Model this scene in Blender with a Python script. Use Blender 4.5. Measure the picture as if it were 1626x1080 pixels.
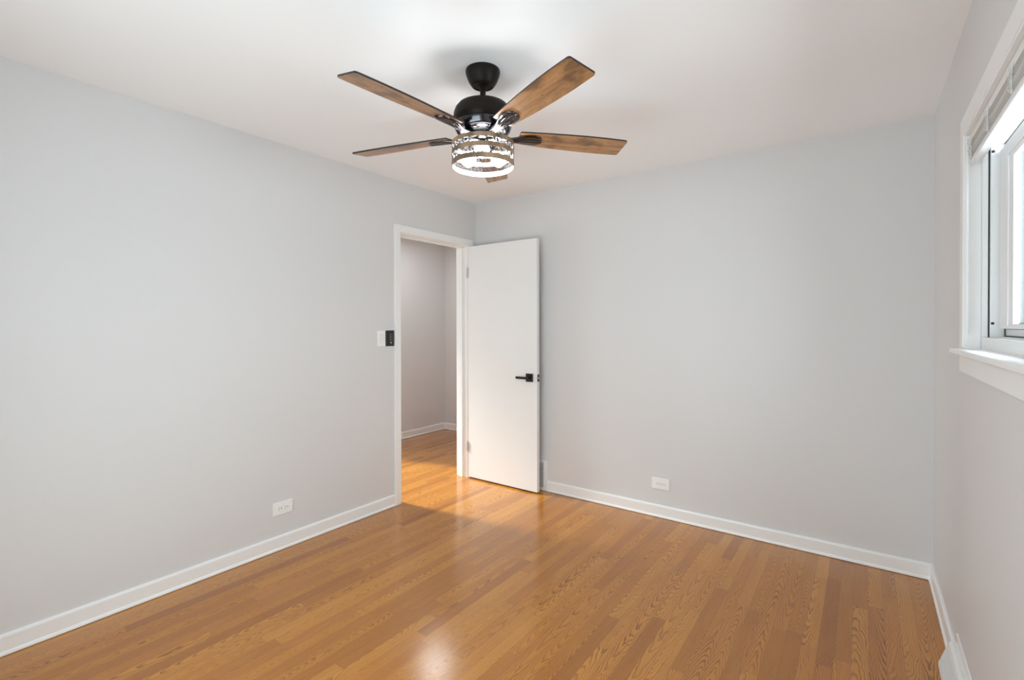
import bpy, bmesh, math, random
from math import pi, sin, cos, radians as R
from mathutils import Vector, Matrix

for o in list(bpy.data.objects):
    bpy.data.objects.remove(o, do_unlink=True)
SC = bpy.context.scene
COL = SC.collection

# ------------------------------------------------------------------ camera
W, H = 3.137, 2.44          # room width (x) and ceiling height; left wall x=0, back wall y=0
REAR = -3.62
F_PX, YAW, CY, PITCH, ROLL = 771.38, 0.62852, 524.18, -0.00662, -0.00185
cam_d = bpy.data.cameras.new('camera'); cam = bpy.data.objects.new('camera', cam_d); COL.objects.link(cam)
_r = Vector((cos(YAW), sin(YAW), 0)); _f = Vector((-sin(YAW), cos(YAW), 0)); _u = Vector((0, 0, 1))
_f, _u = _f * cos(PITCH) + _u * sin(PITCH), -_f * sin(PITCH) + _u * cos(PITCH)
_d = -_u                                            # image down axis
_xa = _r * cos(ROLL) - _d * sin(ROLL); _ya = _r * sin(ROLL) + _d * cos(ROLL)
_m = Matrix((_xa, -_ya, -_f)).transposed().to_4x4(); _m.translation = Vector((2.84479, -3.35822, 1.33538))
cam.matrix_world = _m
cam_d.sensor_fit = 'HORIZONTAL'; cam_d.sensor_width = 36.0
cam_d.lens = F_PX / 1626 * 36.0
cam_d.shift_y = (CY - 540) / 1626
cam_d.clip_start = 0.02; cam_d.clip_end = 200
SC.camera = cam

# ------------------------------------------------------------------ render look
SC.view_settings.view_transform = 'Standard'; SC.view_settings.look = 'None'
SC.view_settings.gamma = 1.0; SC.view_settings.use_curve_mapping = False
SC.view_settings.exposure = 0.28
SC.cycles.use_denoising = True
SC.cycles.max_bounces = 14; SC.cycles.diffuse_bounces = 10; SC.cycles.glossy_bounces = 6
SC.cycles.transparent_max_bounces = 16
SC.cycles.caustics_reflective = False; SC.cycles.caustics_refractive = False
SC.cycles.sample_clamp_indirect = 6.0

# ------------------------------------------------------------------ light
L_WORLD, L_SKY, L_GROUND, L_REAR, L_REARUP, L_HALL, L_GLOW, L_SUN, L_BULB = 0.75, 0.80, 0.0, 0.56, 0.10, 0.24, 0.36, 0.044, 1.4   # relative levels
world = bpy.data.worlds.new('daylight'); SC.world = world; world.use_nodes = True
_n = world.node_tree; _n.nodes.clear()
_out = _n.nodes.new('ShaderNodeOutputWorld'); _bg = _n.nodes.new('ShaderNodeBackground')
_tc = _n.nodes.new('ShaderNodeTexCoord'); _sx = _n.nodes.new('ShaderNodeSeparateXYZ'); _cr = _n.nodes.new('ShaderNodeValToRGB')
_n.links.new(_tc.outputs['Generated'], _sx.inputs[0]); _n.links.new(_sx.outputs['Z'], _cr.inputs[0])
_e = _cr.color_ramp.elements
_e[0].position = 0.02; _e[0].color = (0.90, 0.945, 0.985, 1)
_e[1].position = 0.42; _e[1].color = (0.90, 0.95, 1.0, 1)
_n.links.new(_cr.outputs[0], _bg.inputs[0]); _bg.inputs[1].default_value = 1.0 * L_WORLD
_n.links.new(_bg.outputs[0], _out.inputs[0])


def area_light(name, loc, aim, sx, sy, power, color=(1, 1, 1), spread=180):
    d = bpy.data.lights.new(name, 'AREA'); d.shape = 'RECTANGLE'; d.size = sx; d.size_y = sy
    d.energy = power; d.color = color; d.spread = R(spread)
    o = bpy.data.objects.new(name, d); COL.objects.link(o); o.location = loc
    o.rotation_euler = (Vector(aim) - Vector(loc)).to_track_quat('-Z', 'Y').to_euler()
    return o


# daylight entering through the window in the right wall, added fill behind the camera, and the hall's sidelight
area_light('window_daylight', (W + 0.60, -1.60, 1.75), (W - 2.0, -1.85, 1.55), 1.9, 1.3, 120 * L_SKY, (0.845, 0.935, 1.0))
area_light('window_ground_light', (W + 0.7, -1.87, 0.72), (W - 2.0, -1.87, 2.44), 2.1, 0.7, 60 * L_GROUND, (0.845, 0.935, 1.0))
area_light('rear_fill', (1.65, REAR - 0.40, 1.15), (1.65, REAR + 3, 1.15), 2.4, 2.2, 120 * L_REAR, (0.845, 0.935, 1.0))  # fill added behind the camera to brighten the room
area_light('rear_ceiling_fill', (1.65, REAR - 0.45, 0.25), (1.65, REAR + 2.2, 2.44), 2.2, 0.5, 90 * L_REARUP, (0.845, 0.935, 1.0))  # upward fill added to brighten the ceiling
area_light('hall_daylight', (-2.45, -1.08, 1.0), (0.8, -0.35, 0.5), 0.42, 1.3, 150 * L_HALL, (0.94, 0.98, 1.0))
area_light('hall_sun', (-7.0, -1.68, 5.25), (0.0, -0.35, 0.0), 0.90, 2.40, 1600 * L_SUN, (0.97, 0.97, 0.98), 30)
area_light('hall_fill', (-0.95, 0.42, 2.38), (-0.95, 0.42, 0), 0.3, 0.3, 14 * L_GLOW, (0.90, 0.96, 1.0))  # unseen fill added to brighten the hall walls, no fixture

for _nm, _loc, _aim, _sx, _sy in (('window_portal', (W + .15, -1.88, 1.62), (W - 1, -1.88, 1.62), 1.76, .8), ('rear_portal', (1.65, REAR - .13, 1.06), (1.65, REAR + 1, 1.06), 1.94, 2.04)):
    _o = area_light(_nm, _loc, _aim, _sx, _sy, 1.0); _o.data.cycles.is_portal = True

# ------------------------------------------------------------------ helpers


def tag(o, label=None, cat=None, group=None, kind=None):
    if label: o['label'] = label
    if cat: o['category'] = cat
    if group: o['group'] = group
    if kind: o['kind'] = kind
    return o


def empty(name, loc=(0, 0, 0), rot=(0, 0, 0)):
    o = bpy.data.objects.new(name, None); COL.objects.link(o)
    o.location = loc; o.rotation_euler = rot; o.empty_display_size = 0.05
    return o


def obj(name, bm, mats, parent=None, smooth=False, bevel=0, seg=2, angle=35):
    bmesh.ops.recalc_face_normals(bm, faces=bm.faces)
    me = bpy.data.meshes.new(name); bm.to_mesh(me); bm.free()
    if not isinstance(mats, (list, tuple)): mats = [mats]
    for m in mats: me.materials.append(m)
    o = bpy.data.objects.new(name, me); COL.objects.link(o)
    if parent: o.parent = parent
    if smooth:
        for p in me.polygons: p.use_smooth = True
        me.set_sharp_from_angle(angle=R(angle))
    if bevel:
        b = o.modifiers.new('bevel', 'BEVEL'); b.width = bevel; b.segments = seg; b.limit_method = 'ANGLE'; b.angle_limit = R(40)
        b.harden_normals = False
    return o


def box(bm, a, b, mat=0):
    x0, y0, z0 = a; x1, y1, z1 = b
    v = [bm.verts.new(p) for p in ((x0, y0, z0), (x1, y0, z0), (x1, y1, z0), (x0, y1, z0), (x0, y0, z1), (x1, y0, z1), (x1, y1, z1), (x0, y1, z1))]
    for f in ((3, 2, 1, 0), (4, 5, 6, 7), (0, 1, 5, 4), (1, 2, 6, 5), (2, 3, 7, 6), (3, 0, 4, 7)):
        bm.faces.new([v[i] for i in f]).material_index = mat
    return v


def boxes(*ab):
    bm = bmesh.new()
    for a, b in ab: box(bm, a, b)
    return bm


def prism(bm, pts, axis, a0, a1, mat=0):
    """extrude a 2D outline along an axis; pts are the two other coordinates in xyz order"""
    def P(p, a):
        return {'x': (a, p[0], p[1]), 'y': (p[0], a, p[1]), 'z': (p[0], p[1], a)}[axis]
    A = [bm.verts.new(P(p, a0)) for p in pts]; B = [bm.verts.new(P(p, a1)) for p in pts]
    n = len(pts)
    fs = [bm.faces.new(A), bm.faces.new(B[::-1])]
    for i in range(n): fs.append(bm.faces.new((A[i], B[i], B[(i + 1) % n], A[(i + 1) % n])))
    for f in fs: f.material_index = mat
    return fs


def lathe(bm, prof, seg=48, c=(0, 0, 0), close=True, mat=0):
    rings = []
    for r, z in prof:
        if r < 1e-6: rings.append([bm.verts.new((c[0], c[1], c[2] + z))])
        else: rings.append([bm.verts.new((c[0] + r * cos(2 * pi * i / seg), c[1] + r * sin(2 * pi * i / seg), c[2] + z)) for i in range(seg)])
    for a, b in zip(rings, rings[1:]):
        for i in range(seg):
            j = (i + 1) % seg
            if len(a) == 1 and len(b) == 1: continue
            if len(a) == 1: f = bm.faces.new((a[0], b[i], b[j]))
            elif len(b) == 1: f = bm.faces.new((a[i], a[j], b[0]))
            else: f = bm.faces.new((a[i], a[j], b[j], b[i]))
            f.material_index = mat


def tube(bm, pts, r, seg=8, cyclic=False, mat=0):
    pts = [Vector(p) for p in pts]; n = len(pts); rings = []
    up = Vector((0.13, 0.07, 1)).normalized()
    for i, p in enumerate(pts):
        t = (pts[(i + 1) % n] - pts[i - 1]) if cyclic else (pts[min(i + 1, n - 1)] - pts[max(i - 1, 0)])
        t.normalize()
        a = t.cross(up)
        if a.length < 1e-3: a = t.cross(Vector((1, 0, 0)))
        a.normalize(); b = t.cross(a)
        rr = r[i] if isinstance(r, (list, tuple)) else r
        rings.append([bm.verts.new(p + a * (rr * cos(2 * pi * k / seg)) + b * (rr * sin(2 * pi * k / seg))) for k in range(seg)])
    for i in range(n if cyclic else n - 1):
        A, B = rings[i], rings[(i + 1) % n]
        for k in range(seg):
            l = (k + 1) % seg
            bm.faces.new((A[k], A[l], B[l], B[k])).material_index = mat
    if not cyclic:
        bm.faces.new(rings[0]); bm.faces.new(rings[-1][::-1])


# ------------------------------------------------------------------ materials


class N:
    """small node graph builder"""
    def __init__(s, name):
        s.m = bpy.data.materials.new(name); s.m.use_nodes = True; s.t = s.m.node_tree; s.t.nodes.clear()
        s.out = s.new('OutputMaterial'); s.b = s.new('BsdfPrincipled'); s.link(s.b.outputs[0], s.out.inputs[0])

    def new(s, t, **kw):
        n = s.t.nodes.new('ShaderNode' + t)
        for k, v in kw.items(): setattr(n, k, v)
        return n

    def link(s, a, b): s.t.links.new(a, b)

    def put(s, sock, v):
        if isinstance(v, bpy.types.NodeSocket): s.link(v, sock)
        else: sock.default_value = v

    def math(s, op, a, b=0.0, c=None, clamp=False):
        n = s.new('Math', operation=op); n.use_clamp = clamp; s.put(n.inputs[0], a); s.put(n.inputs[1], b)
        if c is not None: s.put(n.inputs[2], c)
        return n.outputs[0]

    def noise(s, vec, scale, detail=3, rough=0.5, dim='3D'):
        n = s.new('TexNoise', noise_dimensions=dim); s.put(n.inputs['Vector'], vec); n.inputs['Scale'].default_value = scale
        n.inputs['Detail'].default_value = detail; n.inputs['Roughness'].default_value = rough
        return n.outputs[0]

    def xyz(s, x, y, z):
        n = s.new('CombineXYZ'); s.put(n.inputs[0], x); s.put(n.inputs[1], y); s.put(n.inputs[2], z); return n.outputs[0]

    def mix(s, fac, a, b, kind='MIX'):
        n = s.new('Mix', data_type='RGBA', blend_type=kind); s.put(n.inputs[0], fac); s.put(n.inputs[6], a); s.put(n.inputs[7], b); return n.outputs[2]

    def ramp(s, fac, *stops):
        n = s.new('ValToRGB'); s.put(n.inputs[0], fac); e = n.color_ramp.elements
        e[0].position, e[0].color = stops[0][0], stops[0][1] + (1,); e[1].position, e[1].color = stops[-1][0], stops[-1][1] + (1,)
        for p, c in stops[1:-1]:
            k = e.new(p); k.color = c + (1,)
        return n.outputs[0]

    def maprange(s, v, a, b, c=0.0, d=1.0, smooth=False):
        n = s.new('MapRange'); n.interpolation_type = 'SMOOTHSTEP' if smooth else 'LINEAR'
        s.put(n.inputs[0], v); n.inputs[1].default_value = a; n.inputs[2].default_value = b; n.inputs[3].default_value = c; n.inputs[4].default_value = d
        return n.outputs[0]

    def bump(s, h, strength, dist=0.001):
        n = s.new('Bump'); n.inputs['Strength'].default_value = strength; n.inputs['Distance'].default_value = dist
        s.put(n.inputs['Height'], h); s.link(n.outputs[0], s.b.inputs['Normal'])


def plain(name, col, rough=0.5, metal=0.0, coat=0.0, spec=0.5, bump=0.0, bscale=300):
    n = N(name); b = n.b
    b.inputs['Base Color'].default_value = col + (1,); b.inputs['Roughness'].default_value = rough; b.inputs['Metallic'].default_value = metal
    b.inputs['Coat Weight'].default_value = coat; b.inputs['Specular IOR Level'].default_value = spec
    if bump:
        g = n.new('NewGeometry'); n.bump(n.noise(g.outputs['Position'], bscale, 2), bump, 0.0006)
    return n.m


M = {}
M['wall'] = plain('wall_paint', (0.675, 0.672, 0.675), 0.55, spec=0.35, bump=0.12, bscale=260)
M['ceiling'] = plain('ceiling_paint', (0.905, 0.908, 0.92), 0.75, spec=0.2, bump=0.08, bscale=200)
M['trim'] = plain('white_trim_paint', (0.83, 0.83, 0.825), 0.35)
M['door'] = plain('white_door_paint', (0.78, 0.78, 0.775), 0.4)
M['vinyl'] = plain('white_vinyl', (0.80, 0.805, 0.81), 0.3)
M['screen'] = plain('dimmed_screen_frame', (0.080, 0.096, 0.091), 0.5)  # darkened to hold down the daylight lamp's glare on the outer frame
M['plate'] = plain('white_plastic', (0.86, 0.86, 0.85), 0.3)
M['vent'] = plain('white_enamel', (0.80, 0.80, 0.79), 0.4)
M['slot'] = plain('dark_slot', (0.015, 0.015, 0.015), 0.6)
M['gasket_gap'] = plain('dark_gasket_gap', (0.05, 0.052, 0.055), 0.6)
M['black'] = plain('matte_black_metal', (0.012, 0.011, 0.011), 0.38, metal=0.3)
M['black_plastic'] = plain('black_plastic', (0.018, 0.017, 0.016), 0.32)
M['legend'] = plain('white_print', (0.75, 0.75, 0.73), 0.5)
M['steel'] = plain('satin_steel', (0.62, 0.61, 0.59), 0.3, metal=1.0)
M['bronze'] = plain('dark_bronze', (0.0125, 0.0085, 0.0065), 0.42, spec=0.14)
M['gunmetal'] = plain('polished_gunmetal', (0.10, 0.10, 0.11), 0.16, metal=1.0)
M['wire'] = plain('black_wire', (0.012, 0.012, 0.014), 0.3, metal=0.4)
M['blade_edge'] = plain('blade_dark_edge', (0.018, 0.012, 0.009), 0.4)
M['inner_glare'] = plain('band_inner_glare', (0.80, 0.79, 0.77), 0.5)  # white stands in for bulb glare on the inside of the bands
M['slat'] = plain('blind_slat', (0.78, 0.78, 0.765), 0.4)
M['cord'] = plain('blind_cord', (0.72, 0.72, 0.70), 0.8)


def glass_mat(name, tint=(0.87, 0.90, 0.895), refl=0.05):
    n = N(name); n.t.nodes.remove(n.b)
    tr = n.new('BsdfTransparent'); tr.inputs[0].default_value = tint + (1,)
    gl = n.new('BsdfGlossy'); gl.inputs['Roughness'].default_value = 0.01
    fr = n.new('LayerWeight'); fr.inputs[0].default_value = 0.35
    mx = n.new('MixShader'); n.put(mx.inputs[0], n.math('MULTIPLY_ADD', fr.outputs['Facing'], 0.18, refl * 0.4)); n.link(tr.outputs[0], mx.inputs[1]); n.link(gl.outputs[0], mx.inputs[2])
    n.link(mx.outputs[0], n.out.inputs[0]); return n.m


M['glass'] = glass_mat('window_glass')


def emit_mat(name, col, strength):
    n = N(name); n.b.inputs['Base Color'].default_value = (0.9, 0.9, 0.9, 1)
    n.b.inputs['Emission Color'].default_value = col + (1,); n.b.inputs['Emission Strength'].default_value = strength
    return n.m


M['bulb'] = emit_mat('frosted_bulb_lit', (0.97, 0.97, 0.98), 44 * L_BULB)


def oak_floor():
    n = N('oak_strip_floor'); g = n.new('NewGeometry'); s = n.new('SeparateXYZ'); n.link(g.outputs['Position'], s.inputs[0])
    X, Y = s.outputs[0], s.outputs[1]
    PW = 0.0572
    u = n.math('DIVIDE', X, PW); row = n.math('FLOOR', u)
    wn = n.new('TexWhiteNoise', noise_dimensions='1D'); n.put(wn.inputs['W'], row)
    sc = n.new('SeparateColor'); n.link(wn.outputs['Color'], sc.inputs[0])
    ln = n.math('MULTIPLY_ADD', sc.outputs[0], 0.75, 0.55)                  # board length in this row
    v = n.math('DIVIDE', n.math('ADD', Y, n.math('MULTIPLY_ADD', sc.outputs[1], 7.0, 20.0)), ln); col = n.math('FLOOR', v)
    w2 = n.new('TexWhiteNoise', noise_dimensions='2D'); n.put(w2.inputs['Vector'], n.xyz(row, col, 0.0))
    c2 = n.new('SeparateColor'); n.link(w2.outputs['Color'], c2.inputs[0])
    r1, r2, r3, r4 = c2.outputs[0], c2.outputs[1], c2.outputs[2], w2.outputs['Value']
    w3 = n.new('TexWhiteNoise', noise_dimensions='3D'); n.put(w3.inputs['Vector'], n.xyz(row, col, 3.3))
    c3 = n.new('SeparateColor'); n.link(w3.outputs['Color'], c3.inputs[0])
    # growth rings cut by the board: parabolic (cathedral) where the cut is flat, straight where it is not
    lu = n.math('MULTIPLY', n.math('SUBTRACT', n.math('FRACT', u), 0.5), PW)
    off = n.math('MULTIPLY', n.math('POWER', n.math('ABSOLUTE', n.math('MULTIPLY_ADD', r1, 2.0, -1.0)), 1.6), 0.075)
    off = n.math('MULTIPLY', off, n.math('SIGN', n.math('SUBTRACT', r1, 0.5)))
    shift = n.math('MULTIPLY', r4, 37.0)
    nz = n.noise(n.xyz(n.math('MULTIPLY', X, 22.0), n.math('MULTIPLY_ADD', Y, 5.0, shift), shift), 1.0, 2, 0.5)
    nz2 = n.noise(n.xyz(n.math('MULTIPLY', X, 60.0), n.math('MULTIPLY_ADD', Y, 22.0, shift), 2.0), 1.0, 2, 0.5)
    uu = n.math('ADD', n.math('ADD', lu, off), n.math('MULTIPLY', n.math('SUBTRACT', nz, 0.5), 0.022))
    dep = n.math('MULTIPLY_ADD', r2, 0.022, 0.006)
    rad = n.math('SQRT', n.math('ADD', n.math('MULTIPLY', uu, uu), n.math('MULTIPLY', dep, dep)))
    sg = n.math('SIGN', n.math('SUBTRACT', r3, 0.5)); slope = n.math('MULTIPLY', sg, n.math('MULTIPLY_ADD', n.math('ABSOLUTE', n.math('SUBTRACT', r3, 0.5)), 0.22, 0.030))
    val = n.math('ADD', rad, n.math('MULTIPLY', Y, slope))
    val = n.math('ADD', val, n.math('MULTIPLY', n.math('SUBTRACT', nz2, 0.5), 0.0062))
    val = n.math('ADD', val, n.math('MULTIPLY', n.math('SUBTRACT', nz, 0.5), 0.017))
    sp = n.math('MULTIPLY_ADD', c3.outputs[0], 0.0035, 0.0042)
    fr = n.math('FRACT', n.math('DIVIDE', val, sp))
    ring = n.math('MULTIPLY', n.maprange(fr, 0.42, 0.86, 0, 1, True), n.maprange(fr, 0.90, 1.0, 1, 0, True))
    pores = n.noise(n.xyz(n.math('MULTIPLY', X, 420.0), n.math('MULTIPLY_ADD', Y, 26.0, shift), 1.0), 1.0, 2, 0.6)
    pm = n.maprange(pores, 0.52, 0.70, 0, 1)
    fine = n.noise(n.xyz(n.math('MULTIPLY', X, 260.0), n.math('MULTIPLY_ADD', Y, 5.0, shift), 5.0), 1.0, 3, 0.6)
    base = n.ramp(r4, (0.0, (0.396, 0.144, 0.0189)), (0.15, (0.469, 0.180, 0.0225)), (0.5, (0.524, 0.210, 0.0261)), (0.85, (0.598, 0.259, 0.0378)), (1.0, (0.497, 0.187, 0.0270)))
    base = n.mix(n.maprange(fine, 0.3, 0.75, 0.0, 0.55), base, n.mix(1.0, base, (0.72, 0.62, 0.52, 1), 'MULTIPLY'))
    patchy = n.noise(n.xyz(n.math('MULTIPLY', X, 30.0), n.math('MULTIPLY_ADD', Y, 4.0, shift), 9.0), 1.0, 2, 0.5)
    gf = n.math('MULTIPLY', n.math('MULTIPLY', ring, n.math('MULTIPLY_ADD', c3.outputs[1], 0.35, 0.42)), n.maprange(patchy, 0.3, 0.65, 0.45, 1.1))
    gf = n.math('ADD', gf, n.math('MULTIPLY', n.math('MULTIPLY', pm, n.math('MULTIPLY_ADD', ring, 0.7, 0.3)), 0.28), clamp=True)
    colr = n.mix(gf, base, n.mix(1.0, base, (0.30, 0.22, 0.16, 1), 'MULTIPLY'))
    # hairline joints between strips
    fu = n.math('FRACT', u); eu = n.math('MINIMUM', fu, n.math('SUBTRACT', 1.0, fu))
    fv = n.math('FRACT', v); ev = n.math('MULTIPLY', n.math('MINIMUM', fv, n.math('SUBTRACT', 1.0, fv)), ln)
    gap = n.math('MINIMUM', n.maprange(eu, 0.004, 0.018), n.maprange(ev, 0.0003, 0.0011))
    colr = n.mix(n.math('MULTIPLY', n.math('SUBTRACT', 1.0, gap), 0.55), colr, (0.10, 0.045, 0.018, 1))
    n.put(n.b.inputs['Base Color'], colr)
    n.put(n.b.inputs['Roughness'], n.math('MULTIPLY_ADD', gf, 0.10, 0.30))
    n.b.inputs['Specular IOR Level'].default_value = 0.05
    n.b.inputs['Coat Weight'].default_value = 1.0; n.b.inputs['Coat IOR'].default_value = 1.56; n.b.inputs['Coat Roughness'].default_value = 0.18
    n.bump(n.math('MULTIPLY', gap, n.math('MULTIPLY_ADD', pm, -0.12, 1.0)), 0.25, 0.0006)
    return n.m


M['floor'] = oak_floor()


def walnut(name, light, mid, dark, scale=1.0, coat=0.25):
    n = N(name); tc = n.new('TexCoord'); oi = n.new('ObjectInfo'); s = n.new('SeparateXYZ'); n.link(tc.outputs['Object'], s.inputs[0])
    rnd = n.math('MULTIPLY', oi.outputs['Random'], 31.0)
    x = n.math('ADD', n.math('MULTIPLY', s.outputs[0], 3.2 * scale), rnd)
    streak = n.noise(n.xyz(x, n.math('MULTIPLY', s.outputs[1], 42.0 * scale), rnd), 1.0, 5, 0.62)
    blot = n.noise(n.xyz(n.math('MULTIPLY', s.outputs[0], 7.0), n.math('MULTIPLY', s.outputs[1], 13.0), rnd), 1.0, 3, 0.55)
    mott = n.noise(n.xyz(n.math('MULTIPLY', s.outputs[0], 30.0), n.math('MULTIPLY', s.outputs[1], 70.0), rnd), 1.0, 3, 0.6)
    c = n.ramp(streak, (0.25, dark), (0.48, mid), (0.75, light))
    c = n.mix(n.maprange(blot, 0.46, 0.66, 0, 0.85, True), c, n.mix(1.0, c, (0.30, 0.29, 0.31, 1), 'MULTIPLY'))
    c = n.mix(n.maprange(mott, 0.56, 0.70, 0, 0.60), c, dark + (1,))
    n.put(n.b.inputs['Base Color'], c); n.b.inputs['Roughness'].default_value = 0.36; n.b.inputs['Coat Weight'].default_value = coat; n.b.inputs['Coat Roughness'].default_value = 0.25
    return n.m


M['blade'] = walnut('distressed_walnut', (0.52, 0.275, 0.112), (0.36, 0.175, 0.062), (0.13, 0.060, 0.025))
M['band'] = walnut('weathered_oak_band', (0.36, 0.245, 0.15), (0.29, 0.19, 0.112), (0.20, 0.125, 0.07), 2.0, 0.05)

# ------------------------------------------------------------------ room shell
T = 0.115
HX = -1.61                                   # hall wall facing the doorway
DY0, DY1, DZ = -0.884, -0.119, 2.043         # clear door opening
tag(obj('floor', boxes(((-2.20, REAR - .12, -0.06), (W + .14, 1.40, 0))), M['floor']), 'golden oak strip floor running through the bedroom and the hall', 'floor', kind='structure')
tag(obj('ceiling', boxes(((-T, REAR - .12, H), (W + .14, .12, H + .08))), M['ceiling']), 'off-white flat bedroom ceiling', 'ceiling', kind='structure')
tag(obj('ceiling_hall', boxes(((-2.20, -2.3, H), (-T, 1.4, H + .08))), M['ceiling']), 'flat hall ceiling beyond the doorway', 'ceiling', kind='structure')
j = 0.02
tag(obj('wall_left', boxes(((-T, REAR - .12, 0), (0, DY0 - j, H)), ((-T, DY0 - j, DZ + j), (0, DY1 + j, H)), ((-T, DY1 + j, 0), (0, 1.4, H))), M['wall']),
    'long pale grey wall with the doorway at its far end', 'wall', kind='structure')
tag(obj('wall_back', boxes(((0, 0, 0), (W + .14, .12, H))), M['wall']), 'pale grey back wall behind the open door', 'wall', kind='structure')
WY0, WY1, WZ0, WZ1 = -2.74, -1.02, 1.235, 2.012    # window opening
tag(obj('wall_right', boxes(((W, REAR - .12, 0), (W + .14, WY0, H)), ((W, WY1, 0), (W + .14, 0, H)), ((W, WY0, 0), (W + .14, WY1, WZ0)), ((W, WY0, WZ1), (W + .14, WY1, H))), M['wall']),
    'pale grey wall at right holding the window', 'wall', kind='structure')
RX0, RX1, RZ0, RZ1 = 0.70, 2.60, 0.06, 2.06
tag(obj('wall_rear', boxes(((0, REAR - .12, 0), (RX0, REAR, H)), ((RX1, REAR - .12, 0), (W, REAR, H)), ((RX0, REAR - .12, 0), (RX1, REAR, RZ0)), ((RX0, REAR - .12, RZ1), (RX1, REAR, H))), M['wall']),
    'pale grey wall behind the camera', 'wall', kind='structure')
# hall
HC = -0.27
tag(obj('wall_hall', boxes(((HX - .11, HC, 0), (HX, 1.29, H))), M['wall']), 'pale grey hall wall seen through the doorway', 'wall', kind='structure')
tag(obj('wall_hall_far', boxes(((HX - .11, 1.27, 0), (-T, 1.4, H))), M['wall']), 'short hall end wall at the right inside the doorway', 'wall', kind='structure')
tag(obj('wall_hall_near', boxes(((-2.20, -2.3, 0), (-T, -2.2, H))), M['wall']), 'hall side wall hidden beside the doorway', 'wall', kind='structure')
tag(obj('wall_hall_side', boxes(((-2.20, HC, 0), (HX - .11, HC + .1, H))), M['wall']), 'hall return wall beyond the corner', 'wall', kind='structure')
SY0, SY1, SZ0, SZ1 = -1.50, -0.34, 0.30, 2.28
tag(obj('wall_hall_end', boxes(((-2.20, -2.2, 0), (-2.10, SY0, H)), ((-2.20, SY1, 0), (-2.10, HC, H)), ((-2.20, SY0, 0), (-2.10, SY1, SZ0)), ((-2.20, SY0, SZ1), (-2.10, SY1, H))), M['wall']),
    'far end wall of the hall with a window', 'wall', kind='structure')

# baseboards: flat board with an eased top and a quarter-round shoe
BB = [(0, 0.0025), (0.020, 0.0025), (0.020, 0.008), (0.0175, 0.014), (0.013, 0.018), (0.013, 0.074), (0.011, 0.081), (0.006, 0.085), (0, 0.085)]


def baseboard(name, label, axis, wall, out, a0, a1):
    bm = bmesh.new()
    prism(bm, [(wall + out * x, z) for x, z in BB], axis, a0, a1)
    return tag(obj(name, bm, M['trim']), label, 'baseboard', kind='structure')


baseboard('baseboard_left', 'white baseboard along the long left wall', 'y', 0, 1, REAR, DY0 - 0.058)
baseboard('baseboard_back', 'white baseboard along the back wall right of the vent grille', 'x', 0, -1, 0.765, W)
baseboard('baseboard_right', 'white baseboard under the window wall', 'y', W, -1, -0.835, -0.0125)
baseboard('baseboard_hall', 'white baseboard on the hall wall through the doorway', 'y', HX, 1, HC, 1.27)
baseboard('baseboard_hall_far', 'short white baseboard on the hall end wall', 'x', 1.27, -1, HX, -T)

# ------------------------------------------------------------------ door frame, casing and door
bm = boxes(((-T - .004, DY0 - j, 0), (0.002, DY0, DZ + j)), ((-T - .004, DY1, 0), (0.002, DY1 + j, DZ + j)), ((-T - .004, DY0, DZ), (0.002, DY1, DZ + j)))
for a, b in (((-0.085, DY0, 0), (-0.05, DY0 + .011, DZ)), ((-0.085, DY1 - .011, 0), (-0.05, DY1, DZ)), ((-0.085, DY0 + .011, DZ - .011), (-0.05, DY1 - .011, DZ))):
    box(bm, a, b)
tag(obj('trim_1', bm, M['trim'], bevel=0.001), 'white door jamb and stop lining the doorway', 'door frame', kind='structure')
cw = 0.058


def casing(x0, x1):
    bm = bmesh.new(); e = 0.005
    y0, y1, z1 = DY0 - e, DY1 + e, DZ + e
    pts = [(y0 - cw + .003, 0), (y0, 0), (y0, z1), (y1, z1), (y1, 0), (y1 + cw, 0), (y1 + cw, z1 + cw), (y0 - cw + .003, z1 + cw)]
    prism(bm, pts, 'x', x0, x1); return bm


tag(obj('trim_2', casing(0, 0.017), M['trim'], bevel=0.003), 'white flat casing around the bedroom doorway', 'door casing', kind='structure')
tag(obj('trim_3', casing(-T - .017, -T), M['trim'], bevel=0.003), 'white casing on the hall side of the doorway', 'door casing', kind='structure')

door = empty('door_1', (0.006, -0.0815, 0.012))
tag(door, 'white flush door standing open against the back wall', 'door', kind='structure')
DW, DT, DH = 0.728, 0.035, 2.030
obj('leaf', boxes(((0, -DT, 0), (DW, 0, DH))), M['door'], door, bevel=0.0015)
hz = 0.914
hd = obj('handle', boxes(((DW - .103, -DT - .010, hz - .033), (DW - .037, -DT, hz + .033))), M['black'], door, bevel=0.002)
tag(hd, 'matte black square lever handle')
bm = bmesh.new(); lathe(bm, [(0, -.002), (.012, -.002), (.012, .040), (.0, .040)], 24)
bmesh.ops.rotate(bm, verts=bm.verts, cent=(0, 0, 0), matrix=Matrix.Rotation(R(90), 3, 'X'))
bmesh.ops.translate(bm, verts=bm.verts, vec=(DW - .070, -DT - .008, hz))
box(bm, (DW - .172, -DT - .057, hz - .010), (DW - .056, -DT - .043, hz + .010))
obj('lever', bm, M['black'], hd, bevel=0.002)
bm = boxes(((DW - .103, 0, hz - .033), (DW - .037, .009, hz + .033))); box(bm, (DW - .160, .038, hz - .010), (DW - .058, .050, hz + .010)); box(bm, (DW - .080, .009, hz - .010), (DW - .060, .040, hz + .010))
obj('rear_handle', bm, M['black'], door, bevel=0.002)
lp = obj('latch_plate', boxes(((DW - .0005, -DT + .006, hz - .029), (DW + .0015, -.006, hz + .029))), M['black'], door, bevel=0.001)
bm = boxes(((DW + .001, -DT + .011, hz - .008), (DW + .010, -.013, hz + .008))); obj('latch_bolt', bm, M['steel'], lp, bevel=0.003)
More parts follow.
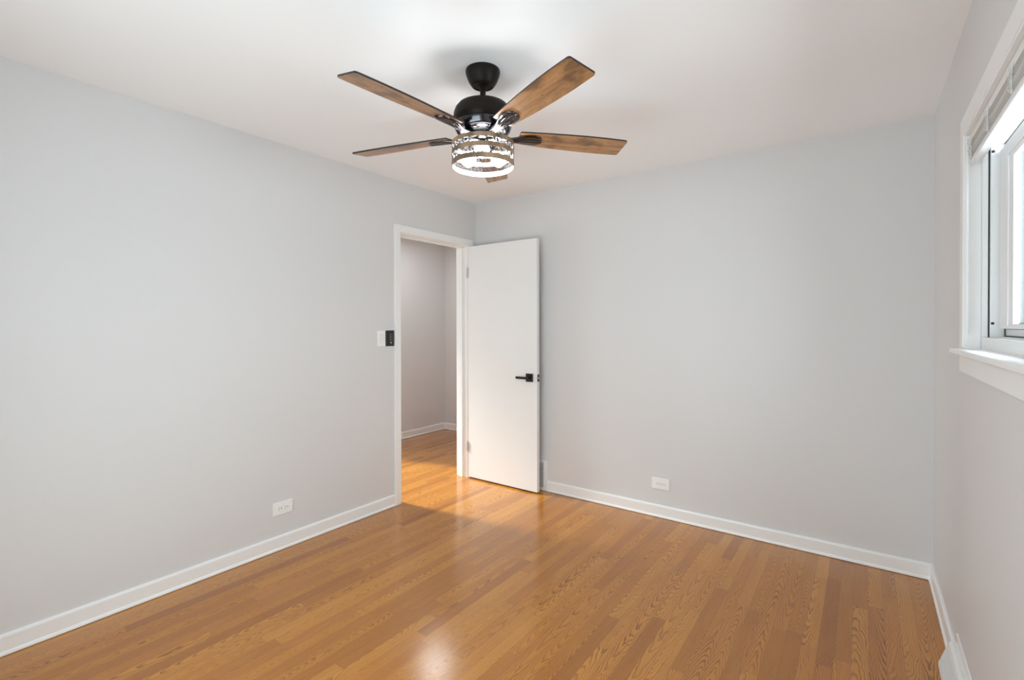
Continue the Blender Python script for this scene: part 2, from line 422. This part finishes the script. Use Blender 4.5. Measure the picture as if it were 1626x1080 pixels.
for z in (0.27, 1.80):
    bm = bmesh.new(); lathe(bm, [(0, -.046), (.0035, -.044), (.0058, -.041), (.0058, .041), (.0035, .044), (0, .046)], 16, (-.004, -DT - .004, z))
    box(bm, (-.003, -DT + .002, z - .041), (-.0008, -.006, z + .041))
    obj('hinge', bm, M['steel'], door, smooth=True)

# ------------------------------------------------------------------ window
win = empty('window_1', (W, (WY0 + WY1) / 2, WZ0)); tag(win, 'white sliding window in the right wall', 'window', kind='structure')


def wobj(name, bm, m, **k):
    bmesh.ops.translate(bm, verts=bm.verts, vec=(-W, -(WY0 + WY1) / 2, -WZ0)); par = k.pop('parent', win)
    return obj(name, bm, m, par, **k)


def rect_frame(bm, x0, x1, y0, y1, z0, z1, w, wb=None, mat=0, wt=None):
    """four-sided frame lying in a y-z plane, from x0 to x1"""
    wb = w if wb is None else wb; wt = w if wt is None else wt
    box(bm, (x0, y0, z0), (x1, y0 + w, z1), mat); box(bm, (x0, y1 - w, z0), (x1, y1, z1), mat)
    box(bm, (x0, y0 + w, z1 - wt), (x1, y1 - w, z1), mat); box(bm, (x0, y0 + w, z0), (x1, y1 - w, z0 + wb), mat)


SILL = 1.256
e = 0.0
# casing (three sides)
bm = bmesh.new(); c0, c1, ct = WY0 - .064, WY1 + .064, WZ1 + .066
prism(bm, [(WY1, SILL), (c1, SILL), (c1, ct), (c0, ct), (c0, SILL), (WY0, SILL), (WY0, WZ1), (WY1, WZ1)], 'x', W - .013, W)
wobj('casing', bm, M['trim'], bevel=0.003)
bm = bmesh.new(); rect_frame(bm, W - .010, W + .034, WY0 - .001, WY1 + .001, SILL - .02, WZ1 + .001, .009)
wobj('jamb', bm, M['trim'], bevel=0.001)
bm = bmesh.new(); prism(bm, [(W - .038, SILL - .010), (W - .035, SILL - .002), (W - .029, SILL), (W + .0355, SILL), (W + .0355, SILL - .021), (W - .034, SILL - .021), (W - .038, SILL - .016)], 'y', c0 - .026, c1 + .026)
wobj('sill', bm, M['trim'], bevel=0.001)
wobj('apron', boxes(((W - .013, c0, SILL - .086), (W, c1, SILL - .021))), M['trim'], bevel=0.003)
# vinyl frame stepped in depth
fb = SILL + .003
bm = bmesh.new()
rect_frame(bm, W + .035, W + .050, WY0 + .008, WY1 - .008, fb - .02, WZ1 - .006, .012, .057)
rect_frame(bm, W + .054, W + .092, WY0 + .008, WY1 - .008, fb - .02, WZ1 - .006, .022, .060, wt=.055)
box(bm, (W + .092, WY0 + .008, fb - .02), (W + .134, WY1 - .008, fb + .065))
fr = wobj('frame', bm, M['vinyl'], bevel=0.0015)
bm = bmesh.new(); rect_frame(bm, W + .093, W + .134, WY0 + .010, WY1 - .010, fb + .066, WZ1 - .008, .034, .020)
wobj('screen_frame', bm, M['screen'], bevel=0.0015)
bm = bmesh.new(); rect_frame(bm, W + .0500, W + .0540, WY0 + .010, WY1 - .010, fb - .018, WZ1 - .008, .010, .055)
wobj('gasket_gap', bm, M['gasket_gap'])
bm = bmesh.new(); rect_frame(bm, W + .0885, W + .0905, WY0 + .029, WY1 - .029, 1.2985, 1.9515, .0045)  # dark strip drawn for the shade in the sash pocket gap
wobj('gasket_gap', bm, M['gasket_gap'])
for z in (1.344, 1.93):
    bm = bmesh.new(); lathe(bm, [(0, 0), (.0045, 0), (.0045, .002), (.003, .003), (0, .003)], 16)
    bmesh.ops.rotate(bm, verts=bm.verts, cent=(0, 0, 0), matrix=Matrix.Rotation(R(90), 3, 'X'))
    bmesh.ops.translate(bm, verts=bm.verts, vec=(W + .060, WY1 - .030, z))
    wobj('screw_cap', bm, M['slot'])
MIDY = (WY0 + WY1) / 2


def sash_ring(bm, x0, x1, y0, y1, z0, z1, ws, wt, wb):
    box(bm, (x0, y0, z0), (x1, y0 + ws, z1)); box(bm, (x0, y1 - ws, z0), (x1, y1, z1))
    box(bm, (x0, y0 + ws, z1 - wt), (x1, y1 - ws, z1)); box(bm, (x0, y0 + ws, z0), (x1, y1 - ws, z0 + wb))


for name, x0, y0, y1 in (('sash', W + .076, MIDY - .03, WY1 - .038), ('fixed_sash', W + .102, WY0 + .045, MIDY + .03)):
    bm = bmesh.new(); z0, z1 = 1.326, 1.928
    sash_ring(bm, x0, x0 + .020, y0, y1, z0, z1, .105, .045, .010)
    sash_ring(bm, x0 + .004, x0 + .0185, y0 + .103, y1 - .103, z0 + .008, z1 - .043, .062, .018, .005)
    s = wobj(name, bm, M['vinyl'], bevel=0.0015)
    bm = bmesh.new(); sash_ring(bm, x0 + .003, x0 + .0130, y0 + .1645, y1 - .1645, z0 + .0125, z1 - .0605, .0022, .0022, .0022)
    wobj('glazing_bead', bm, M['vinyl'], parent=s)
    wobj('pane', boxes(((x0 + .0135, y0 + .160, z0 + .009), (x0 + .0175, y1 - .160, z1 - .058))), M['glass'], parent=s)
# window added behind the camera, out of view, to let fill light in
w2 = empty('added_rear_window', ((RX0 + RX1) / 2, REAR, RZ0)); tag(w2, 'white framed window added unseen behind the camera for fill light', 'window', kind='structure')
bm = bmesh.new()
for a, b in (((RX0, REAR - .1, RZ0), (RX0 + .05, REAR, RZ1)), ((RX1 - .05, REAR - .1, RZ0), (RX1, REAR, RZ1)), ((RX0, REAR - .1, RZ0), (RX1, REAR, RZ0 + .05)), ((RX0, REAR - .1, RZ1 - .05), (RX1, REAR, RZ1)), ((1.63, REAR - .08, RZ0), (1.67, REAR - .02, RZ1))):
    box(bm, a, b)
bmesh.ops.translate(bm, verts=bm.verts, vec=(-(RX0 + RX1) / 2, -REAR, -RZ0)); obj('frame', bm, M['vinyl'], w2)
bm = boxes(((RX0 + .04, REAR - .055, RZ0 + .04), (RX1 - .04, REAR - .05, RZ1 - .04)))
bmesh.ops.translate(bm, verts=bm.verts, vec=(-(RX0 + RX1) / 2, -REAR, -RZ0)); obj('pane', bm, M['glass'], w2)
w3 = empty('window_3', (-2.15, (SY0 + SY1) / 2, SZ0)); tag(w3, 'white window at the far end of the hall', 'window', kind='structure')
bm = bmesh.new(); hw = (SY1 - SY0) / 2; rect_frame(bm, -.04, .04, -hw, hw, 0, SZ1 - SZ0, .03); obj('frame', bm, M['trim'], w3)
obj('pane', boxes(((-.003, -hw + .025, .025), (.003, hw - .025, SZ1 - SZ0 - .025))), M['glass'], w3)

# ------------------------------------------------------------------ blind raised at the top of the window
BY0, BY1 = WY0 + .012, WY1 - .012
bl = empty('window_blind', (W + .016, (BY0 + BY1) / 2, WZ1 - .009)); tag(bl, 'white slatted blind drawn up to the top of the window', 'blind')
bc = (W + .016, (BY0 + BY1) / 2, WZ1 - .009)


def bobj(name, bm, m, parent=None, **k):
    bmesh.ops.translate(bm, verts=bm.verts, vec=(-bc[0], -bc[1], -bc[2])); return obj(name, bm, m, parent or bl, **k)


x0, x1 = W + .003, W + .029
bobj('headrail', boxes(((x0, BY0, 1.978), (x1, BY1, WZ1 - .009))), M['slat'], bevel=0.002)
z = 1.918; k = 0
while z < 1.9775:
    bm = bmesh.new(); t = 0.0008; dx = random.Random(k).uniform(-.0012, .0012); tilt = random.Random(k + 50).uniform(-.0012, .0012)
    prism(bm, [(x0 + dx, z + tilt), (x0 + dx + .013, z + .0022), (x1 + dx, z - tilt), (x1 + dx, z - tilt + t), (x0 + dx + .013, z + .0022 + t), (x0 + dx, z + tilt + t)], 'y', BY0 + .004, BY1 - .004)
    bobj('slat', bm, M['slat']); z += 0.0036; k += 1
bobj('bottom_rail', boxes(((x0 - .001, BY0 + .002, 1.897), (x1, BY1 - .002, 1.914))), M['vinyl'], bevel=0.003)
rng = random.Random(4)
for cy in (BY1 - .05, BY1 - .33, BY1 - .62, BY1 - .95, BY1 - 1.25, BY0 + .05):
    bm = bmesh.new()
    for q in range(7):                                     # ladder cord bunched in loops in front of the stack
        zz = 1.915 + q * .0088; a = rng.uniform(.006, .013); dy = rng.uniform(-.006, .006)
        tube(bm, [(x0 - .001, cy + dy - .005, zz), (x0 - a * .8, cy + dy - .007, zz + .004), (x0 - a, cy + dy + rng.uniform(-.004, .004), zz + .006), (x0 - a * .7, cy + dy + .006, zz + .002), (x0 - .001, cy + dy + .005, zz + .003)], 0.0009, 6)
    tube(bm, [(x0 - .003, cy - .004, 1.912), (x0 - .004, cy - .005, 1.945), (x0 - .002, cy - .004, 1.985)], 0.0011, 6)
    tube(bm, [(x0 - .003, cy + .004, 1.912), (x0 - .005, cy + .006, 1.945), (x0 - .002, cy + .004, 1.985)], 0.0011, 6)
    bobj('ladder_cord', bm, M['cord'])
bm = bmesh.new(); wy = BY1 - .035; wx = x0 - .009
tube(bm, [(wx, wy, 1.985), (wx, wy, 1.955), (wx, wy, 1.952), (wx, wy, 1.32), (wx, wy, 1.308)], [.0015, .0015, .0042, .0042, .0036], 8)
tube(bm, [(wx, wy, 1.985), (wx + .006, wy, 1.990), (x0 + .002, wy, 1.988)], .0014, 6)
bobj('tilt_wand', bm, M['vinyl'], smooth=True)

# ------------------------------------------------------------------ wall devices


def outlet(name, loc, rotz, label, group):
    """duplex outlet turned on its side; local -y faces the room, local x runs along the wall"""
    o = empty(name, loc, (0, 0, rotz)); tag(o, label, 'outlet')
    obj('plate', boxes(((-.062, -.006, -.039), (.062, 0, .039))), M['plate'], o, bevel=0.0035, seg=3)
    for cx in (-.0195, .0195):
        bm = bmesh.new(); prism(bm, [(cx - .0165, -.012), (cx - .013, -.0155), (cx + .013, -.0155), (cx + .0165, -.012), (cx + .0165, .012), (cx + .013, .0155), (cx - .013, .0155), (cx - .0165, .012)], 'y', -.0085, -.004)
        rc = obj('receptacle', bm, M['plate'], o, bevel=0.0008)
        bm = bmesh.new(); 
        for zz, hw in ((.0062, .0042), (-.0062, .0036)): box(bm, (cx - .0065 - hw, -.0088, zz - .0011), (cx - .0065 + hw, -.0080, zz + .0011))
        prism(bm, [(cx + .0085 + .0028 * cos(2 * pi * i / 12), .0028 * sin(2 * pi * i / 12)) for i in range(12)], 'y', -.0088, -.0080)
        obj('slots', bm, M['slot'], rc)
    bm = bmesh.new(); prism(bm, [(.0025 * cos(2 * pi * i / 12), .0025 * sin(2 * pi * i / 12)) for i in range(12)], 'y', -.0072, -.005); obj('screw', bm, M['plate'], o)
    return o


outlet('wall_outlet', (0, -1.806, .247), R(90), 'white sideways outlet low on the left wall', None)
outlet('wall_outlet', (1.689, 0, .234), 0, 'white sideways outlet low on the back wall right of the door', None)

# rocker switch (the plate's local -y faces the room)
sw = empty('light_switch', (0, -1.063, 1.2525), (0, 0, R(90))); tag(sw, 'white rocker light switch on the wall left of the doorway', 'switch')
obj('plate', boxes(((-.035, -.006, -.0575), (.035, 0, .0575))), M['plate'], sw, bevel=0.003, seg=3)
bm = bmesh.new(); prism(bm, [(-.004, -.033), (-.0062, -.033), (-.0085, 0), (-.0110, .033), (-.004, .033)], 'x', -.0165, .0165); obj('rocker', bm, M['vinyl'], sw, bevel=0.0008)
for z in (-.048, .048):
    bm = bmesh.new(); prism(bm, [(.0022 * cos(2 * pi * i / 12), z + .0022 * sin(2 * pi * i / 12)) for i in range(12)], 'y', -.0068, -.005); obj('screw', bm, M['plate'], sw)
fc = empty('fan_control', (0, -.985, 1.2525), (0, 0, R(90))); tag(fc, 'black fan control pad with tiny white keys beside the doorway casing', 'control pad')
obj('plate', boxes(((-.038, -.007, -.058), (.038, 0, .058))), M['black_plastic'], fc, bevel=0.003, seg=3)
kp = obj('keypad', boxes(((-.016, -.011, -.048), (.026, -.006, .046))), M['black_plastic'], fc, bevel=0.0015)
for r_ in range(4):
    for c_ in range(2):
        zz = .028 - r_ * .0135; xx = -.003 + c_ * .014
        bk = obj('key', boxes(((xx - .0052, -.0122, zz - .0048), (xx + .0052, -.0105, zz + .0048))), M['black'], kp, bevel=0.0008)
        prm = bmesh.new(); box(prm, (xx - .0024, -.0126, zz - .0016), (xx + .0024, -.0121, zz + .0016)); obj('key_legend', prm, M['legend'], fc)
bm = bmesh.new(); prism(bm, [(.004 + .0048 * cos(2 * pi * i / 20), -.032 + .0048 * sin(2 * pi * i / 20)) for i in range(20)], 'y', -.0128, -.0105); obj('round_key', bm, M['legend'], kp)

# return-air grille low on the back wall behind the door's free edge
gr = empty('vent_grille', (0.60, 0, 0.0)); tag(gr, 'white slotted vent grille low on the back wall behind the door edge', 'vent')
gx0, gx1, gz0, gz1 = -.165, .165, .002, .248
bm = bmesh.new()
for a, b in (((gx0, -.016, gz0), (gx0 + .037, 0, gz1)), ((gx1 - .037, -.016, gz0), (gx1, 0, gz1)), ((gx0 + .037, -.016, gz0), (gx1 - .037, 0, gz0 + .022)), ((gx0 + .037, -.016, gz1 - .022), (gx1 - .037, 0, gz1))):
    box(bm, a, b)
obj('frame', bm, M['vent'], gr, bevel=0.002)
bm = bmesh.new(); box(bm, (gx0 + .03, -.002, gz0 + .015), (gx1 - .03, 0, gz1 - .015)); obj('recess', bm, M['slot'], gr)
for i in range(15):
    zz = gz0 + .028 + i * .0134; bm = bmesh.new()
    prism(bm, [(-.0150, zz - .0030), (-.0142, zz - .0040), (-.0060, zz + .0022), (-.0068, zz + .0032)], 'x', gx0 + .036, gx1 - .036); obj('louver', bm, M['vent'], gr)
bm = bmesh.new(); prism(bm, [(gx1 - .017 + .003 * cos(2 * pi * i / 12), .10 + .003 * sin(2 * pi * i / 12)) for i in range(12)], 'y', -.0175, -.015); obj('screw', bm, M['vent'], gr)

# baseboard register below the window
rg = empty('floor_register', (W, -.84, 0)); tag(rg, 'white sloped baseboard register below the window at the photo corner', 'register')
LR = -.62
bm = bmesh.new(); prism(bm, [(0, 0), (-.057, 0), (-.057, .014), (-.026, .108), (-.016, .112), (0, .112)], 'y', -.003, 0)
obj('end_plate', bm, M['vent'], rg, bevel=0.0008)
bm = bmesh.new(); prism(bm, [(0, 0), (-.057, 0), (-.057, .014), (-.026, .108), (-.016, .112), (0, .112)], 'y', LR, LR + .003)
obj('end_plate', bm, M['vent'], rg, bevel=0.0008)
bm = bmesh.new(); prism(bm, [(-.057, 0), (-.057, .016), (-.053, .028), (-.050, .027), (-.053, .015), (-.053, 0)], 'y', LR, 0); obj('toe_rail', bm, M['vent'], rg, bevel=0.001)
bm = bmesh.new(); prism(bm, [(-.032, .090), (-.026, .108), (-.016, .1125), (0, .1125), (0, .108), (-.016, .108), (-.023, .104), (-.029, .089)], 'y', LR, 0); obj('top_rail', bm, M['vent'], rg, bevel=0.001)
bm = bmesh.new(); prism(bm, [(-.004, .1125), (-.004, .150), (-.0015, .153), (0, .153), (0, .1125)], 'y', LR, -.002); obj('back_flange', bm, M['vent'], rg, bevel=0.001)
obj('duct_liner', boxes(((-.006, LR + .004, .002), (-.004, -.004, .108))), M['gasket_gap'], rg)
nf = 60
for i in range(nf):
    y = LR + .008 + (abs(LR) - .016) * i / (nf - 1); bm = bmesh.new()
    prism(bm, [(-.053, .024), (-.030, .092), (-.014, .088), (-.034, .020)], 'y', y - .0012, y + .0012); obj('fin', bm, M['vent'], rg)

# ------------------------------------------------------------------ ceiling fan
FX, FY, ZB = 1.5070, -1.7285, 2.167
fan = empty('ceiling_fan', (FX, FY, H))
tag(fan, 'dark bronze ceiling fan with five brown wood blades and a lit drum shade', 'ceiling fan')
Z = lambda z: z - H
bm = bmesh.new(); lathe(bm, [(0, 0), (.0735, 0), (.0745, -.006), (.0725, -.018), (.066, -.036), (.058, -.052), (.051, -.062), (.047, -.067), (.041, -.069), (.036, -.066), (.030, -.066), (.024, -.068), (0, -.068)], 56)
obj('canopy', bm, M['bronze'], fan, smooth=True)
bm = bmesh.new(); lathe(bm, [(.0125, -.05), (.0125, Z(2.298))], 24); obj('downrod', bm, M['bronze'], fan, smooth=True)
bm = bmesh.new(); lathe(bm, [(.0135, Z(2.322)), (.017, Z(2.320)), (.020, Z(2.310)), (.024, Z(2.304)), (.024, Z(2.294)), (0, Z(2.294))], 28); obj('yoke_cover', bm, M['bronze'], fan, smooth=True)
MZ = 0.0
bm = bmesh.new(); lathe(bm, [(0, Z(2.2985)), (.070, Z(2.2975)), (.090, Z(2.2945)), (.107, Z(2.2860)), (.1185, Z(2.272)), (.125, Z(2.254)), (.1275, Z(2.234)), (.1270, Z(2.220)), (.123, Z(2.214)), (.121, Z(2.208))], 64)
mh = obj('motor_housing', bm, M['bronze'], fan, smooth=True)
bm = bmesh.new(); lathe(bm, [(.121, Z(2.208)), (.1245, Z(2.204)), (.1225, Z(2.192)), (.116, Z(2.178)), (.106, Z(2.168)), (.096, Z(2.164)), (.084, Z(2.163)), (.082, Z(2.159)), (.070, Z(2.158)), (.069, Z(2.148)), (.055, Z(2.146)), (0, Z(2.146))], 64)
obj('motor_bowl', bm, M['gunmetal'], mh, smooth=True)
# light kit
bm = bmesh.new(); lathe(bm, [(.050, Z(2.162)), (.062, Z(2.158)), (.068, Z(2.150)), (.068, Z(2.140)), (.060, Z(2.132)), (.045, Z(2.127)), (.020, Z(2.124)), (.020, Z(2.112)), (.012, Z(2.104)), (0, Z(2.103))], 48)
kit = obj('light_pan', bm, M['gunmetal'], fan, smooth=True)
SR = .1345
bands = ((2.128, 2.109), (2.090, 2.071), (2.046, 2.024))
shade = empty('drum_shade', (0, 0, Z(2.076))); shade.parent = fan
ZS = lambda z: z - 2.076
for zt, zb in bands:
    bm = bmesh.new()
    S = 96
    for (ra, za), (rb, zb_), mi in ((((SR, zt), (SR, zb), 0)), (((SR, zb), (SR - .003, zb), 0)), (((SR - .003, zb), (SR - .003, zt), 1)), (((SR - .003, zt), (SR, zt), 0))):
        lathe(bm, [(ra, ZS(za)), (rb, ZS(zb_))], S, mat=mi)
    bmesh.ops.remove_doubles(bm, verts=bm.verts, dist=1e-5)
    obj('band', bm, [M['band'], M['inner_glare']], shade, smooth=True)
bm = bmesh.new(); rr = SR - .0025
for row in range(4):
    zc = 2.0460 + row * .0213
    for i in range(24):
        a0 = 2 * pi * (i + (row % 2) * .5) / 24; pts = []
        for q in range(20):
            t = 2 * pi * q / 20; a = a0 + .0200 * cos(t) / rr; zz = min(max(zc + .0200 * sin(t), 2.0440), 2.1110)
            pts.append((rr * cos(a), rr * sin(a), ZS(zz)))
        tube(bm, pts, .0012, 4, cyclic=True)
for zz in (2.0445, 2.1105): tube(bm, [(rr * cos(2 * pi * q / 72), rr * sin(2 * pi * q / 72), ZS(zz)) for q in range(72)], .0014, 5, cyclic=True)
obj('lattice', bm, M['wire'], shade, smooth=True)
for k in range(3):
    a = R(30 + 120 * k); bm = bmesh.new()
    tube(bm, [(.060 * cos(a), .060 * sin(a), ZS(2.136)), (.10 * cos(a), .10 * sin(a), ZS(2.132)), ((SR - .004) * cos(a), (SR - .004) * sin(a), ZS(2.127))], .0028, 8)
    obj('support_arm', bm, M['wire'], shade, smooth=True)
for k in range(3):
    a = R(186 + 120 * k); d = Vector((cos(a) * sin(R(52)), sin(a) * sin(R(52)), -cos(R(52)))); o0 = Vector((.018 * cos(a), .018 * sin(a), Z(2.118)))
    rot = Vector((0, 0, 1)).rotation_difference(d).to_matrix()
    bm = bmesh.new(); lathe(bm, [(0, -.004), (.0145, -.002), (.0165, .004), (.0165, .030), (.0135, .032), (0, .032)], 24)
    bmesh.ops.rotate(bm, verts=bm.verts, cent=(0, 0, 0), matrix=rot); bmesh.ops.translate(bm, verts=bm.verts, vec=o0)
    so = obj('socket', bm, M['gunmetal'], kit, smooth=True)
    bm = bmesh.new(); lathe(bm, [(.0125, .031), (.0130, .036), (.018, .043), (.0262, .053), (.0312, .063), (.0330, .073), (.0315, .084), (.0265, .0945), (.0180, .1020), (.008, .1052), (0, .1057)], 28)
    bmesh.ops.rotate(bm, verts=bm.verts, cent=(0, 0, 0), matrix=rot); bmesh.ops.translate(bm, verts=bm.verts, vec=o0)
    obj('bulb', bm, M['bulb'], so, smooth=True)

# blades: local x runs outward, the underside is wood, rim and top are dark


def blade_outline():
    xs = [.165, .20, .27, .36, .46, .55, .61, .648]; ws = [.043, .0465, .0515, .0565, .0600, .0605, .0590, .0575]
    up = list(zip(xs, ws)); tip = [(.655, .0545), (.6575, .050)]
    top = up + tip
    root = [(.160, .040)]
    return [(x, -w) for x, w in root] + [(x, -w) for x, w in top] + [(x, w) for x, w in reversed(top)] + [(x, w) for x, w in root]


def blade_bm():
    bm = bmesh.new(); pts = blade_outline(); t = .0034
    A = [bm.verts.new((x, y, -t)) for x, y in pts]; B = [bm.verts.new((x, y, t)) for x, y in pts]
    cx = .41
    f = bm.faces.new(A[::-1]); f.material_index = 0
    f = bm.faces.new(B); f.material_index = 1
    n = len(pts)
    for i in range(n): bm.faces.new((A[i], A[(i + 1) % n], B[(i + 1) % n], B[i])).material_index = 1
    return bm


def iron_bm():
    """cast blade holder: a fluted shell under the blade root narrowing to an arm that dips to the hub"""
    bm = bmesh.new()
    st = [(.066, .017, -.013), (.085, .016, -.016), (.105, .0155, -.0175), (.125, .0165, -.0165), (.145, .0205, -.0135), (.165, .027, -.0105), (.185, .033, -.0085), (.205, .0365, -.0075), (.225, .0370, -.0070), (.243, .0330, -.0068), (.256, .0235, -.0066), (.263, .0100, -.0064)]
    nv = 17; top = []; bot = []
    for x, w, z in st:
        a = []; b = []
        for i in range(nv):
            s = -1 + 2 * i / (nv - 1)
            th = .0055 * math.sqrt(max(0, 1 - s * s)) + .0006
            fl = .0016 * cos(s * pi * 4) * (1 - abs(s)) * min(1, max(0, (x - .08) / .05))
            a.append(bm.verts.new((x, s * w, z + (.0035 if x < .15 else .0030)))); b.append(bm.verts.new((x, s * w, z - th + fl)))
        top.append(a); bot.append(b)
    for L_ in (top, bot):
        for p, q in zip(L_, L_[1:]):
            for i in range(nv - 1): bm.faces.new((p[i], p[i + 1], q[i + 1], q[i]))
    for k in range(len(st) - 1):
        bm.faces.new((top[k][0], top[k + 1][0], bot[k + 1][0], bot[k][0])); bm.faces.new((top[k][-1], bot[k][-1], bot[k + 1][-1], top[k + 1][-1]))
    for k in (0, -1):
        for i in range(nv - 1): bm.faces.new((top[k][i], top[k][i + 1], bot[k][i + 1], bot[k][i]))
    return bm


PH = -0.20
b0 = i0 = None
for k in range(5):
    a = 0.8762 + 2 * pi * k / 5
    rot = (Matrix.Rotation(a, 3, 'Z') @ Matrix.Rotation(PH, 3, 'X')).to_euler()
    if b0 is None:
        b0 = obj('blade', blade_bm(), [M['blade'], M['blade_edge']], fan); i0 = obj('blade_iron', iron_bm(), M['gunmetal_black'] if 'gunmetal_black' in M else M['gunmetal'], b0, smooth=True, angle=50)
        b0.location = (0, 0, Z(ZB)); b0.rotation_euler = rot
    else:
        b = b0.copy(); COL.objects.link(b); b.parent = fan; b.location = (0, 0, Z(ZB)); b.rotation_euler = rot
        i = i0.copy(); COL.objects.link(i); i.parent = b
